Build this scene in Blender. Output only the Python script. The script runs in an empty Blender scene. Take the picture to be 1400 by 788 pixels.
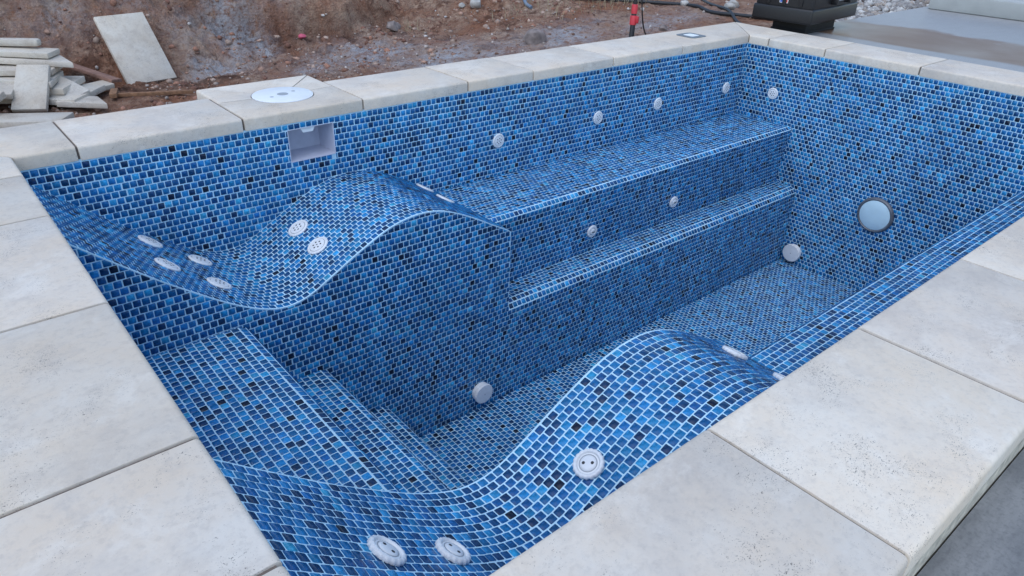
import bpy, bmesh, math, random
import numpy as np
from mathutils import Vector, Matrix
from mathutils.bvhtree import BVHTree

random.seed(7)
RNG = np.random.RandomState(11)
SC = bpy.context.scene
COL = SC.collection

# ------------------------------------------------------------------ camera, sky, sun, exposure
CAM_POS = (-0.20643, -2.75275, 0.87163)
CAM_R = ((0.7655803, -0.6427185, 0.0282785), (-0.2972246, -0.3923413, -0.8704745), (0.5705649, 0.6580131, -0.4914006))
cam = bpy.data.cameras.new('camera')
cam.sensor_width = 36.0
cam.lens = 979.49 / 1400.0 * 36.0
cam.clip_start = 0.02
cam.clip_end = 2000
cam_ob = bpy.data.objects.new('camera', cam)
COL.objects.link(cam_ob)
r0, r1, r2 = [Vector(r) for r in CAM_R]
M = Matrix.Identity(4)
for i in range(3):
    M[i][0], M[i][1], M[i][2], M[i][3] = r0[i], -r1[i], -r2[i], CAM_POS[i]
cam_ob.matrix_world = M
SC.camera = cam_ob

SUN_EL, SUN_AZ = math.radians(60), math.atan2(-0.8, -0.35)
world = bpy.data.worlds.new('World')
SC.world = world
world.use_nodes = True
wn = world.node_tree
sky = wn.nodes.new('ShaderNodeTexSky')
sky.sky_type = 'NISHITA'
sky.sun_disc = False
sky.sun_elevation = SUN_EL
sky.sun_rotation = SUN_AZ
sky.air_density = 1.0
sky.dust_density = 0.5
sky.ozone_density = 0.0
wn.links.new(sky.outputs[0], wn.nodes['Background'].inputs[0])
wn.nodes['Background'].inputs[1].default_value = 0.15
sun = bpy.data.lights.new('sun', 'SUN')
sun.energy = 0.9
sun.angle = math.radians(80)
sun.color = (0.97, 0.985, 0.97)
sun_ob = bpy.data.objects.new('sun', sun)
COL.objects.link(sun_ob)
sd = Vector((math.sin(SUN_AZ) * math.cos(SUN_EL), math.cos(SUN_AZ) * math.cos(SUN_EL), math.sin(SUN_EL)))
sun_ob.rotation_euler = (-sd).to_track_quat('-Z', 'Y').to_euler()
SC.view_settings.view_transform = 'Standard'
SC.view_settings.look = 'None'
SC.view_settings.exposure = 0.7
SC.view_settings.gamma = 1.0

# ------------------------------------------------------------------ dimensions (metres)
L, W = 4.176, 2.243          # pool length (X) and width (-Y)
PT = 0.026                   # mosaic pitch
ZB, ZS, ZF = -0.460, -0.840, -1.370   # bench, step and floor levels
YL = -0.570                  # face of lounger and step
XE = 1.670                   # end of the loungers
CT = 0.050                   # coping thickness
CW = 0.372                   # coping width
CWF = 0.354                  # front coping width

# ------------------------------------------------------------------ materials
class NT:
    def __init__(self, name):
        self.m = bpy.data.materials.new(name)
        self.m.use_nodes = True
        self.t = self.m.node_tree
        self.b = self.t.nodes['Principled BSDF']
    def n(self, typ, ins=None, **kw):
        nd = self.t.nodes.new('ShaderNode' + typ)
        for k, v in kw.items():
            setattr(nd, k, v)
        for k, v in (ins or {}).items():
            self.set(nd.inputs[k], v)
        return nd
    def set(self, sock, v):
        if isinstance(v, bpy.types.NodeSocket):
            self.t.links.new(v, sock)
        elif isinstance(v, (tuple, list)) and len(v) == 3 and sock.type == 'RGBA':
            sock.default_value = (*v, 1)
        else:
            sock.default_value = v
    def p(self, **kw):
        for k, v in kw.items():
            self.set(self.b.inputs[k.replace('_', ' ')], v)
        return self
    def ramp(self, fac, stops):
        nd = self.n('ValToRGB', {0: fac})
        e = nd.color_ramp.elements
        while len(e) < len(stops):
            e.new(0.5)
        for i, (pos, c) in enumerate(stops):
            e[i].position = pos
            e[i].color = (*c, 1) if len(c) == 3 else c
        return nd.outputs[0]
    def grey(self, fac, stops):
        return self.ramp(fac, [(a, (b, b, b)) for a, b in stops])
    def noise(self, vec, scale, detail=4, rough=0.55, dist=0.0):
        return self.n('TexNoise', {'Vector': vec, 'Scale': scale, 'Detail': detail, 'Roughness': rough, 'Distortion': dist}).outputs[0]
    def mix(self, fac, a, b, blend='MIX'):
        nd = self.n('Mix', data_type='RGBA', blend_type=blend)
        self.set(nd.inputs[0], fac); self.set(nd.inputs[6], a); self.set(nd.inputs[7], b)
        return nd.outputs[2]
    def math(self, op, a, b=0.0):
        nd = self.n('Math', operation=op)
        self.set(nd.inputs[0], a); self.set(nd.inputs[1], b)
        return nd.outputs[0]
    def bump(self, h, strength=0.3, dist=0.01, normal=None):
        ins = {'Height': h, 'Strength': strength, 'Distance': dist}
        if normal is not None:
            ins['Normal'] = normal
        return self.n('Bump', ins).outputs[0]
    def coords(self, rnd=7.0):
        tc = self.n('TexCoord').outputs['Object']
        if not rnd:
            return tc
        oi = self.n('ObjectInfo').outputs['Random']
        off = self.math('MULTIPLY', oi, rnd)
        return self.n('VectorMath', {0: tc, 1: self.n('CombineXYZ', {0: off, 1: off, 2: off}).outputs[0]}, operation='ADD').outputs[0]

def simple(name, col, rough=0.5, metal=0.0, var=0.12, scale=25.0, bump=0.05, spec=0.5):
    t = NT(name)
    v = t.coords(5)
    nz = t.noise(v, scale, 5)
    c = t.mix(t.grey(nz, [(0.3, 0), (0.7, 1)]), tuple(x * (1 - var) for x in col), tuple(min(1, x * (1 + var)) for x in col))
    t.p(Base_Color=c, Roughness=rough, Metallic=metal)
    t.b.inputs['Specular IOR Level'].default_value = spec
    if bump:
        t.p(Normal=t.bump(nz, bump, 0.004))
    return t.m

def make_tile_mat():
    t = NT('mosaic_glass')
    v = t.coords(0)
    col = t.n('Attribute', attribute_name='tint').outputs['Color']
    n1 = t.noise(v, 110, 3, 0.6, 0.6)
    n2 = t.noise(v, 30, 2)
    f = t.grey(t.math('ADD', t.math('MULTIPLY', n1, 0.7), t.math('MULTIPLY', n2, 0.3)), [(0.3, 0.55), (0.7, 1.5)])
    c = t.mix(1.0, col, f, 'MULTIPLY')
    # thin cement film left by grouting
    film = t.grey(t.noise(v, 9, 6, 0.7), [(0.45, 0.0), (0.8, 0.035)])
    c = t.mix(film, c, (0.42, 0.52, 0.66))
    t.p(Base_Color=c, Roughness=t.grey(t.noise(v, 45, 3), [(0.3, 0.2), (0.75, 0.42)]))
    t.b.inputs['Specular IOR Level'].default_value = 0.33
    t.p(Normal=t.bump(n1, 0.15, 0.002))
    return t.m

def make_grout():
    t = NT('grout')
    v = t.coords(0)
    n1 = t.noise(v, 60, 5)
    c = t.mix(t.grey(n1, [(0.3, 0), (0.7, 1)]), (0.46, 0.73, 0.89), (0.58, 0.82, 0.94))
    c = t.mix(1.0, c, t.grey(t.noise(v, 3.3, 5, 0.6), [(0.35, 0.80), (0.68, 1.08)]), 'MULTIPLY')
    t.p(Base_Color=c, Roughness=0.85, Normal=t.bump(t.noise(v, 500, 4), 0.3, 0.001))
    return t.m

def make_travertine(name, pale, stain, warm, pit=1.0):
    t = NT(name)
    v = t.coords(9)
    big = t.noise(v, 4.5, 7, 0.68, 0.05)
    med = t.noise(v, 11, 8, 0.72, 0.25)
    fine = t.noise(v, 70, 6, 0.7)
    c = t.mix(t.grey(big, [(0.34, 0), (0.68, 1)]), pale, warm)
    c = t.mix(t.grey(t.noise(v, 3.6, 7, 0.7, 0.08), [(0.48, 0), (0.68, 0.6)]), c, stain)
    c = t.mix(t.grey(med, [(0.55, 0), (0.72, 0.45)]), c, stain)
    c = t.mix(t.grey(t.noise(v, 6.5, 7, 0.7, 0.3), [(0.54, 0), (0.66, 0.55)]), c, tuple(min(.9, x * 1.14) for x in pale))
    c = t.mix(t.grey(fine, [(0.36, 0.22), (0.5, 0)]), c, tuple(x * 0.8 for x in stain))
    oi = t.n('ObjectInfo').outputs['Random']
    c = t.mix(1.0, c, t.ramp(oi, [(0, (0.86, 0.85, 0.84)), (0.35, (1.0, 0.985, 0.96)), (0.6, (0.94, 0.93, 0.93)), (1, (1.06, 1.05, 1.03))]), 'MULTIPLY')
    # pits, in clusters, drawn out along the bedding
    pv = t.n('Mapping', {'Vector': v, 'Scale': (1.0, 1.8, 1.8)}).outputs[0]
    nz = t.n('TexNoise', {'Vector': v, 'Scale': 90.0, 'Detail': 3.0})
    wob = t.n('VectorMath', {0: pv, 1: t.n('VectorMath', {0: nz.outputs[1], 'Scale': 0.035}, operation='SCALE').outputs[0]}, operation='ADD').outputs[0]
    clus = t.grey(t.noise(v, 8, 5, 0.65), [(0.43, 0.12), (0.64, 1.0)])
    pits = None
    for sc, th in ((40.0, 0.085), (95.0, 0.19), (190.0, 0.25)):
        vo = t.n('TexVoronoi', {'Vector': wob, 'Scale': sc, 'Randomness': 1.0}).outputs[0]
        q = t.n('MapRange', {0: t.math('SUBTRACT', t.math('MULTIPLY', clus, th * pit), vo), 1: 0.0, 2: 0.04}).outputs[0]
        pits = q if pits is None else t.math('MAXIMUM', pits, q)
    c = t.mix(t.math('MULTIPLY', pits, 0.85), c, tuple(x * 0.3 for x in stain))
    hgt = t.math('SUBTRACT', t.math('MULTIPLY', fine, 0.3), pits)
    t.p(Base_Color=c, Roughness=0.75, Normal=t.bump(hgt, 0.5, 0.003))
    t.b.inputs['Specular IOR Level'].default_value = 0.3
    return t.m

def make_dirt():
    t = NT('dirt')
    v = t.coords(0)
    powder = t.n('Attribute', attribute_name='powder').outputs['Fac']
    dark_band = t.n('Attribute', attribute_name='dark_band').outputs['Fac']
    n1 = t.noise(v, 2.3, 7, 0.65, 0.5)
    n2 = t.noise(v, 14, 10, 0.78, 0.0)
    n3 = t.noise(v, 80, 8, 0.85)
    c = t.mix(t.grey(n1, [(0.36, 0), (0.64, 1)]), (0.40, 0.18, 0.10), (0.58, 0.41, 0.30))
    c = t.mix(t.grey(n2, [(0.36, 0.85), (0.58, 0)]), c, (0.21, 0.088, 0.052))
    c = t.mix(t.grey(n3, [(0.52, 0), (0.72, 0.6)]), c, (0.46, 0.39, 0.34))
    c = t.mix(t.grey(t.noise(v, 5.2, 6, 0.7, 0.6), [(0.53, 0), (0.63, 0.75)]), c, (0.125, 0.055, 0.036))
    c = t.mix(dark_band, c, (0.075, 0.036, 0.026))  # undercut's shade painted below the bank step; same colour darkens the bank foot
    pw = t.math('MULTIPLY', powder, t.grey(t.noise(v, 22, 7, 0.72), [(0.36, 0), (0.54, 1)]))
    c = t.mix(pw, c, (0.58, 0.60, 0.64))
    vo = t.n('TexVoronoi', {'Vector': v, 'Scale': 48.0}).outputs[0]
    h = t.math('ADD', t.math('MULTIPLY', n2, 1.0), t.math('ADD', t.math('MULTIPLY', n3, 0.5), t.math('MULTIPLY', vo, 0.35)))
    t.p(Base_Color=c, Roughness=0.95, Normal=t.bump(h, 1.0, 0.05))
    t.b.inputs['Specular IOR Level'].default_value = 0.15
    return t.m

def make_concrete():
    t = NT('patio_concrete')
    v = t.coords(0)
    n1 = t.noise(v, 1.2, 6, 0.6, 0.3)
    sw = t.n('Mapping', {'Vector': v, 'Scale': (1, 3.5, 1)}).outputs[0]
    n2 = t.noise(sw, 5, 9, 0.75)
    n3 = t.noise(v, 160, 4)
    c = t.mix(t.grey(n1, [(0.3, 0), (0.7, 1)]), (0.29, 0.288, 0.284), (0.38, 0.377, 0.372))
    c = t.mix(t.grey(n2, [(0.35, 0.35), (0.65, 0)]), c, (0.23, 0.227, 0.222))
    # water left standing on the slab: a ragged strip between the coping and the step
    sx = t.n('SeparateXYZ', {0: v})
    x, y = sx.outputs[0], sx.outputs[1]
    wob = t.math('MULTIPLY', t.math('SUBTRACT', t.noise(v, 1.7, 3, 0.5), 0.5), 1.3)
    lo = t.n('MapRange', {0: t.math('ADD', x, t.math('MULTIPLY', wob, 0.12)), 1: 4.97, 2: 5.03}).outputs[0]
    hi = t.n('MapRange', {0: t.math('ADD', t.math('ADD', x, t.math('MULTIPLY', y, 0.12)), wob), 1: 5.8, 2: 5.68}).outputs[0]
    ye = t.n('MapRange', {0: y, 1: -4.0, 2: -3.6}).outputs[0]
    wet = t.math('MULTIPLY', t.math('MULTIPLY', lo, hi), ye)
    dark_band = t.n('MapRange', {0: t.math('ADD', y, t.math('MULTIPLY', wob, 0.2)), 1: -2.45, 2: -2.55}).outputs[0]  # front slab toned darker than the rest, with a wavering edge
    c = t.mix(dark_band, c, (0.165, 0.165, 0.163))
    c = t.mix(t.math('MULTIPLY', dark_band, t.grey(n2, [(0.42, 0), (0.62, 0.9)])), c, (0.26, 0.258, 0.25))
    c = t.mix(t.grey(n3, [(0.35, 0.35), (0.5, 0)]), c, (0.10, 0.10, 0.10))
    c = t.mix(wet, c, (0.18, 0.11, 0.07))  # brown reflection in the standing water, painted into the base colour
    t.p(Specular_IOR_Level=t.math('SUBTRACT', 0.5, t.math('MULTIPLY', wet, 0.36)))
    rough = t.math('SUBTRACT', t.grey(n1, [(0.3, 0.42), (0.7, 0.6)]), t.math('MULTIPLY', wet, 0.15))
    t.p(Base_Color=c, Roughness=rough, Normal=t.bump(t.math('ADD', n3, n2), t.math('SUBTRACT', 0.18, t.math('MULTIPLY', wet, 0.13)), 0.003))
    return t.m

MT = dict(
    tile=make_tile_mat(), grout=make_grout(),
    trav=make_travertine('travertine', (0.70, 0.65, 0.575), (0.50, 0.45, 0.40), (0.71, 0.60, 0.475)),
    offcut=make_travertine('travertine_offcut', (0.64, 0.60, 0.53), (0.38, 0.32, 0.265), (0.60, 0.52, 0.42), 1.2),
    edge=simple('split_stone', (0.52, 0.475, 0.385), 0.9, var=0.35, scale=45, bump=0.8),
    mortar=simple('mortar', (0.17, 0.14, 0.12), 0.95, var=0.25, scale=60, bump=0.4),
    plastic=simple('white_plastic', (0.76, 0.78, 0.79), 0.38, var=0.04, scale=30, bump=0.02),
    throat=simple('shaded_skimmer_plastic', (0.58, 0.59, 0.68), 0.45, var=0.05),  # white plastic with the throat's inner shading mixed into its base colour
    lidwhite=simple('lid_plastic', (0.76, 0.78, 0.80), 0.4, var=0.04, bump=0.02),
    lens=simple('lamp_lens', (0.56, 0.75, 0.82), 0.25, var=0.03, bump=0.0),
    bronze=simple('dark_ring', (0.14, 0.15, 0.17), 0.4, metal=0.2, var=0.2),
    hole=simple('dark_opening', (0.03, 0.03, 0.035), 0.7, var=0.1, bump=0),
    grey=simple('grey_plastic', (0.33, 0.35, 0.37), 0.5),
    darkgrey=simple('dark_grey_plastic', (0.13, 0.15, 0.17), 0.5),
    black=simple('black_plastic', (0.012, 0.012, 0.014), 0.42, var=0.3, scale=90, bump=0.08),
    blackm=simple('black_matt', (0.008, 0.008, 0.009), 0.7, var=0.3),
    red=simple('red_plastic', (0.55, 0.035, 0.05), 0.45),
    wood=simple('weathered_wood', (0.24, 0.125, 0.065), 0.85, var=0.35, scale=40, bump=0.3),
    redwood=simple('reddish_board', (0.27, 0.15, 0.11), 0.85, var=0.3, scale=30, bump=0.3),
    rock=simple('rock', (0.24, 0.20, 0.185), 0.9, var=0.4, scale=18, bump=0.6, spec=0.2),
    palerock=simple('pale_rock', (0.42, 0.40, 0.37), 0.9, var=0.25, scale=18, bump=0.5, spec=0.2),
    hose=simple('black_hose', (0.02, 0.022, 0.026), 0.5),
    bluehose=simple('blue_grey_hose', (0.16, 0.21, 0.28), 0.5),
    dirt=make_dirt(), concrete=make_concrete(),
    pale_concrete=simple('pale_concrete', (0.40, 0.41, 0.39), 0.75, var=0.1, scale=6, bump=0.15),
    labelw=simple('label_white', (0.8, 0.8, 0.8), 0.5, bump=0),
    labelr=simple('label_red', (0.6, 0.05, 0.04), 0.5, bump=0),
    labelb=simple('label_blue', (0.05, 0.12, 0.45), 0.5, bump=0),
    pink=simple('pink_scrap', (0.55, 0.10, 0.16), 0.6),
    straw=simple('straw', (0.33, 0.27, 0.17), 0.9, var=0.3),
)
def attr_mat(name, rough=0.9):
    t = NT(name)
    v = t.coords(0)
    col = t.n('Attribute', attribute_name='tint').outputs['Color']
    n = t.noise(v, 90, 4)
    t.p(Base_Color=t.mix(1.0, col, t.grey(n, [(0.3, 0.7), (0.7, 1.25)]), 'MULTIPLY'), Roughness=rough, Normal=t.bump(n, 0.4, 0.004))
    return t.m
MT['pebble'] = attr_mat('pebble')

# ------------------------------------------------------------------ object helpers
def link(name, mesh, mat, parent=None):
    o = bpy.data.objects.new(name, mesh)
    if mat is not None and not mesh.materials:
        mesh.materials.append(MT[mat])
    COL.objects.link(o)
    if parent is not None:
        o.parent = parent
    return o
def tag(o, label=None, cat=None, group=None, kind=None):
    if label: o['label'] = label
    if cat: o['category'] = cat
    if group: o['group'] = group
    if kind: o['kind'] = kind
    return o
def thing(name, label, cat, loc=(0, 0, 0), rot=None, group=None):
    o = bpy.data.objects.new(name, None)
    o.empty_display_size = 0.05
    COL.objects.link(o)
    if rot is None:
        o.location = loc
    else:
        o.matrix_world = Matrix.Translation(loc) @ rot.to_4x4()
    return tag(o, label, cat, group)
def from_bm(name, bm, mat, parent=None, smooth=None):
    me = bpy.data.meshes.new(name)
    bmesh.ops.recalc_face_normals(bm, faces=bm.faces[:])
    bm.to_mesh(me); bm.free()
    if smooth is not None:
        for p in me.polygons: p.use_smooth = True
        me.set_sharp_from_angle(angle=math.radians(smooth))
    return link(name, me, mat, parent)
def add_box(bm, x0, x1, y0, y1, z0, z1, mat=None):
    vs = [bm.verts.new((x, y, z)) for x in (x0, x1) for y in (y0, y1) for z in (z0, z1)]
    if mat is not None:
        for v in vs: v.co = mat @ v.co
    for f in ((0, 1, 3, 2), (4, 6, 7, 5), (0, 4, 5, 1), (2, 3, 7, 6), (0, 2, 6, 4), (1, 5, 7, 3)):
        bm.faces.new([vs[i] for i in f])
    return vs
def bevel(bm, w, seg=2, ang=30, edges=None):
    bm.normal_update()
    es = edges if edges is not None else [e for e in bm.edges if len(e.link_faces) == 2 and e.calc_face_angle(0) > math.radians(ang)]
    bmesh.ops.bevel(bm, geom=es, offset=w, segments=seg, profile=0.5, affect='EDGES', clamp_overlap=True)
def bevbox(name, dims, mat, parent=None, bev=0.004, seg=2, m=None, base=False):
    bm = bmesh.new()
    a, b, c = dims
    z0 = 0 if base else -c / 2
    add_box(bm, -a / 2, a / 2, -b / 2, b / 2, z0, z0 + c)
    bevel(bm, bev, seg)
    o = from_bm(name, bm, mat, parent, 40)
    if m is not None: o.matrix_local = m
    return o
def prism(poly, axis, a0, a1):
    """extrude a 2-D polygon: axis 'x' -> poly is (y,z); axis 'y' -> poly is (x,z); axis 'z' -> (x,y)"""
    def P(p, a):
        return {'x': (a, p[0], p[1]), 'y': (p[0], a, p[1]), 'z': (p[0], p[1], a)}[axis]
    bm = bmesh.new()
    A = [bm.verts.new(P(p, a0)) for p in poly]
    B = [bm.verts.new(P(p, a1)) for p in poly]
    bm.faces.new(A); bm.faces.new(B[::-1])
    n = len(poly)
    for i in range(n):
        bm.faces.new((A[i], B[i], B[(i + 1) % n], A[(i + 1) % n]))
    bmesh.ops.recalc_face_normals(bm, faces=bm.faces[:])
    return bm
def lathe(bm, prof, seg=32, wob=None):
    rings = []
    for k, (r, z) in enumerate(prof):
        ring = []
        for i in range(seg):
            a = 2 * math.pi * i / seg
            rr = r * (1 + (wob(a, k) if wob else 0))
            ring.append(bm.verts.new((rr * math.cos(a), rr * math.sin(a), z)))
        rings.append(ring)
    for a, b in zip(rings, rings[1:]):
        for i in range(seg):
            bm.faces.new((a[i], a[(i + 1) % seg], b[(i + 1) % seg], b[i]))
    bm.faces.new(rings[0][::-1]); bm.faces.new(rings[-1])
    return bm
def tube(name, pts, r, mat, parent=None, seg=8, r_end=None):
    bm = bmesh.new()
    pts = [Vector(p) for p in pts]
    # Catmull-Rom resample
    q = []
    for i in range(len(pts) - 1):
        p0, p1, p2, p3 = pts[max(i - 1, 0)], pts[i], pts[i + 1], pts[min(i + 2, len(pts) - 1)]
        for s in range(8):
            t = s / 8
            q.append(0.5 * ((2 * p1) + (p2 - p0) * t + (2 * p0 - 5 * p1 + 4 * p2 - p3) * t * t + (3 * p1 - p0 - 3 * p2 + p3) * t ** 3))
    q.append(pts[-1])
    rings = []
    up = Vector((0.13, 0.07, 1))
    for i, p in enumerate(q):
        d = (q[min(i + 1, len(q) - 1)] - q[max(i - 1, 0)]).normalized()
        a = d.cross(up).normalized(); b = a.cross(d)
        rr = r if r_end is None else r + (r_end - r) * i / (len(q) - 1)
        rings.append([bm.verts.new(p + rr * (math.cos(2 * math.pi * k / seg) * a + math.sin(2 * math.pi * k / seg) * b)) for k in range(seg)])
    for a, b in zip(rings, rings[1:]):
        for k in range(seg):
            bm.faces.new((a[k], a[(k + 1) % seg], b[(k + 1) % seg], b[k]))
    bm.faces.new(rings[0]); bm.faces.new(rings[-1][::-1])
    return from_bm(name, bm, mat, parent, 50)

# ------------------------------------------------------------------ terrain height
TAB = np.random.RandomState(3).rand(257, 257)
def vnoise(x, y):
    xi, yi = np.floor(x).astype(int), np.floor(y).astype(int)
    fx, fy = x - xi, y - yi
    fx, fy = fx * fx * (3 - 2 * fx), fy * fy * (3 - 2 * fy)
    a, b, c, d = xi % 256, yi % 256, (xi + 1) % 256, (yi + 1) % 256
    return (TAB[a, b] * (1 - fx) + TAB[c, b] * fx) * (1 - fy) + (TAB[a, d] * (1 - fx) + TAB[c, d] * fx) * fy
def fbm(x, y, f, o):
    s, a, t = 0, 1, 0
    for _ in range(o):
        s = s + a * vnoise(x * f + 13.7 * _, y * f + 5.1 * _); t += a; a *= 0.5; f *= 2.03
    return s / t - 0.5
def smooth(a, b, x):
    t = np.clip((x - a) / (b - a), 0, 1)
    return t * t * (3 - 2 * t)
def ledge_line(X):
    return np.interp(X, [-1, 1.6, 2.1, 2.6, 3.06, 3.5, 4.6, 8], [4.1, 3.85, 3.62, 3.52, 3.36, 3.5, 3.9, 4.6])
def ground_h(X, Y):
    X, Y = np.asarray(X, float), np.asarray(Y, float)
    base = np.interp(X, [0, 2.0, 3.2, 4.0, 5.0, 5.8, 7, 12], [-.50, -.49, -.42, -.33, -.17, -.09, -.05, -.05])
    foot = np.interp(X, [-2, 1.6, 2.4, 3.4, 5, 7], [3.16, 3.16, 3.25, 3.1, 2.8, 2.8]) + 0.12 * fbm(X, Y * 0, 1.7, 2)
    sl = np.interp(X, [-2, 1.5, 2.1, 3.0, 4.0, 5, 8], [1.15, 1.15, .62, .36, .2, .12, .06])
    d = np.maximum(Y - foot, 0)
    rise = sl * d * d / (d + 0.12)
    rise = np.where(rise > 0.9, 0.9 + (rise - 0.9) * 0.25, rise)
    yl = ledge_line(X) + 0.16 * fbm(X, Y * 0 + 2, 2.2, 3)
    step = 0.2 * smooth(0, 0.07, Y - yl) * np.interp(X, [1.5, 2.0, 3.4, 3.9], [0.25, 1, 1, 0.0])
    far = smooth(0.45, 1.2, Y)
    amp = 0.35 + 0.65 * smooth(2.7, 3.6, Y)
    n = 0.20 * fbm(X, Y, 1.3, 3) * smooth(2.6, 4.0, Y) + amp * (0.11 * fbm(X, Y, 4.1, 3) + 0.10 * fbm(X + 9, Y, 11, 4) - 0.07 * np.abs(fbm(X + 3, Y + 1, 6, 3)) + 0.06 * fbm(X, Y + 4, 34, 3))
    return base + rise + step + n * (0.3 + 0.7 * far)
def gz(x, y):
    return float(ground_h(np.array([x]), np.array([y]))[0])

# ------------------------------------------------------------------ setting: ground sheet, dirt, patio, step
def quads_mesh(name, V, F, mat, parent=None, smooth_=False):
    me = bpy.data.meshes.new(name)
    V = np.asarray(V, np.float32); F = np.asarray(F, np.int32)
    me.vertices.add(len(V)); me.vertices.foreach_set('co', V.ravel())
    me.loops.add(F.size); me.loops.foreach_set('vertex_index', F.ravel())
    me.polygons.add(len(F)); me.polygons.foreach_set('loop_start', np.arange(0, F.size, F.shape[1], dtype=np.int32))
    me.polygons.foreach_set('loop_total', np.full(len(F), F.shape[1], np.int32))
    if smooth_: me.polygons.foreach_set('use_smooth', np.ones(len(F), bool))
    me.update(calc_edges=True)
    return link(name, me, mat, parent)

# one wide sheet with an opening where the pool is sunk
R_ = 400.0
xs, ys = [-R_, -1.4, 8.6, R_], [-R_, -6.0, 9.2, R_]
bm = bmesh.new()
gv = [[bm.verts.new((x, y, -0.62 if (abs(x) < 300 and abs(y) < 300) else -0.62)) for y in ys] for x in xs]
for i in range(3):
    for j in range(3):
        if (i, j) != (1, 1):
            bm.faces.new((gv[i][j], gv[i + 1][j], gv[i + 1][j + 1], gv[i][j + 1]))
for f in bm.faces:
    f.normal_update()
    if f.normal.z < 0: f.normal_flip()
tag(from_bm('ground', bm, 'dirt'), kind='structure')

gx = np.concatenate([np.arange(-1.4, 5.4, 0.0155), np.arange(5.4, 8.61, 0.03)])
gy = np.concatenate([np.arange(0.10, 2.2, 0.022), np.arange(2.2, 4.6, 0.0155), np.arange(4.6, 9.21, 0.045)])
GX, GY = np.meshgrid(gx, gy, indexing='ij')
GZ = ground_h(GX, GY)
# keep the dirt under the slab beside the patio
edge_keep = smooth(0.10, 0.5, GY - 0.12 + np.where(GX < 4.55, 9, 0))
GZ = np.where(GX > 4.5, np.minimum(GZ, -0.03 * (1 - edge_keep) + GZ * edge_keep), GZ)
nx, ny = GX.shape
idx = np.arange(nx * ny).reshape(nx, ny)
F = np.stack([idx[:-1, :-1], idx[1:, :-1], idx[1:, 1:], idx[:-1, 1:]], -1).reshape(-1, 4)
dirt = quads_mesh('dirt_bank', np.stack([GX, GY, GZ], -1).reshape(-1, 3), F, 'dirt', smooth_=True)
dirt.name = 'terrain'
tag(dirt, kind='structure')
def blob(x, y, rx, ry):
    return np.exp(-(((GX - x) / rx) ** 2 + ((GY - y) / ry) ** 2))
POW = np.zeros_like(GX)
for x, y, rx, ry, a in ((2.02, 3.42, .17, .34, 1.1), (1.80, 3.2, .22, .13, 1.1), (2.25, 3.5, .14, .25, .8), (2.9, 2.85, .5, .35, .95), (3.3, 2.35, .45, .35, .9), (3.75, 2.1, .55, .28, .6),
                        (4.4, 1.9, .5, .35, .75), (2.45, 2.75, .3, .12, .7), (1.72, 3.55, .2, .2, .4), (2.5, 3.9, .5, .25, .4), (.75, 3.65, .35, .15, .35), (1.3, 3.75, .3, .15, .3), (5.2, 1.5, .6, .3, .6)):
    POW = np.maximum(POW, a * blob(x, y, rx, ry))
POW *= np.clip(0.85 + 1.8 * fbm(GX, GY, 7, 4), 0, 1.4)
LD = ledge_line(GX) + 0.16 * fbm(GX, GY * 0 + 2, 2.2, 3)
DARK_BAND = 0.85 * np.exp(-((GY - LD + 0.07) / 0.10) ** 2) * np.interp(GX, [1.7, 2.1, 3.3, 3.8], [.3, 1, 1, 0]) * np.clip(.7 + 2 * fbm(GX, GY, 6, 3), 0, 1)  # shade under the overhanging bank edge, painted as a dark band
DARK_BAND = np.maximum(DARK_BAND, 0.75 * np.exp(-((GY - 2.95) / 0.17) ** 2) * np.interp(GX, [.6, .9, 1.7, 2.1], [.5, 1, 1, .2]) * np.clip(.75 + 2 * fbm(GX + 4, GY, 9, 3), 0, 1))  # second dark band along the bank foot
for nm, arr in (('powder', POW), ('dark_band', DARK_BAND)):
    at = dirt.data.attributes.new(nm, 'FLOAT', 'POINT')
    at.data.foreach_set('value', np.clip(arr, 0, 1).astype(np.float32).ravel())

# patio: slab pieces butted round the coping
bm = bmesh.new()
XR = L + CW + 0.006
add_box(bm, XR, 60.0, -40.0, 0.13, -0.12, 0.0)
add_box(bm, -40.0, XR - 0.001, -40.0, -W - CWF - 0.001, -0.16, -0.058)
add_box(bm, -40.0, -CW - 0.001, -W - CWF - 0.0005, 0.30, -0.16, -0.058)
tag(from_bm('patio', bm, 'concrete'), kind='structure')
bm = bmesh.new()
add_box(bm, 7.04, 9.6, -6.0, 0.06, 0.002, 0.135)
bevel(bm, 0.012, 2)
tag(from_bm('patio_step', bm, 'pale_concrete', smooth=40), 'low pale concrete step at the far edge of the patio', 'step')

# ------------------------------------------------------------------ pool shell
pool = thing('plunge_pool', 'small sunken pool lined with mixed blue glass mosaic, two moulded loungers inside', 'pool', (0, 0, 0))
EPS = 0.02
SKX0, SKX1, SKZ0, SKZ1 = 0.945, 1.149, -0.163, -0.0275
bm = bmesh.new()
add_box(bm, -0.15, SKX0, 0, 0.15, ZF - 0.1, 0.002)
add_box(bm, SKX1, L + 0.15, 0, 0.15, ZF - 0.1, 0.002)
add_box(bm, SKX0, SKX1, 0, 0.15, ZF - 0.1, SKZ0)
add_box(bm, SKX0, SKX1, 0, 0.15, SKZ1, 0.002)
PARTS = {}
PARTS['back'] = from_bm('wall', bm, 'grout', pool)
bm = bmesh.new(); add_box(bm, L, L + 0.15, -W, 0, ZF - 0.1, 0.002)
PARTS['end'] = from_bm('wall', bm, 'grout', pool)
bm = bmesh.new(); add_box(bm, -0.15, L + 0.15, -W - 0.15, -W, ZF - 0.1, 0.002)
PARTS['front'] = from_bm('wall', bm, 'grout', pool)
bm = bmesh.new(); add_box(bm, -0.15, 0, -W, 0, ZF - 0.1, 0.002)
PARTS['left'] = from_bm('wall', bm, 'grout', pool)
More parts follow.
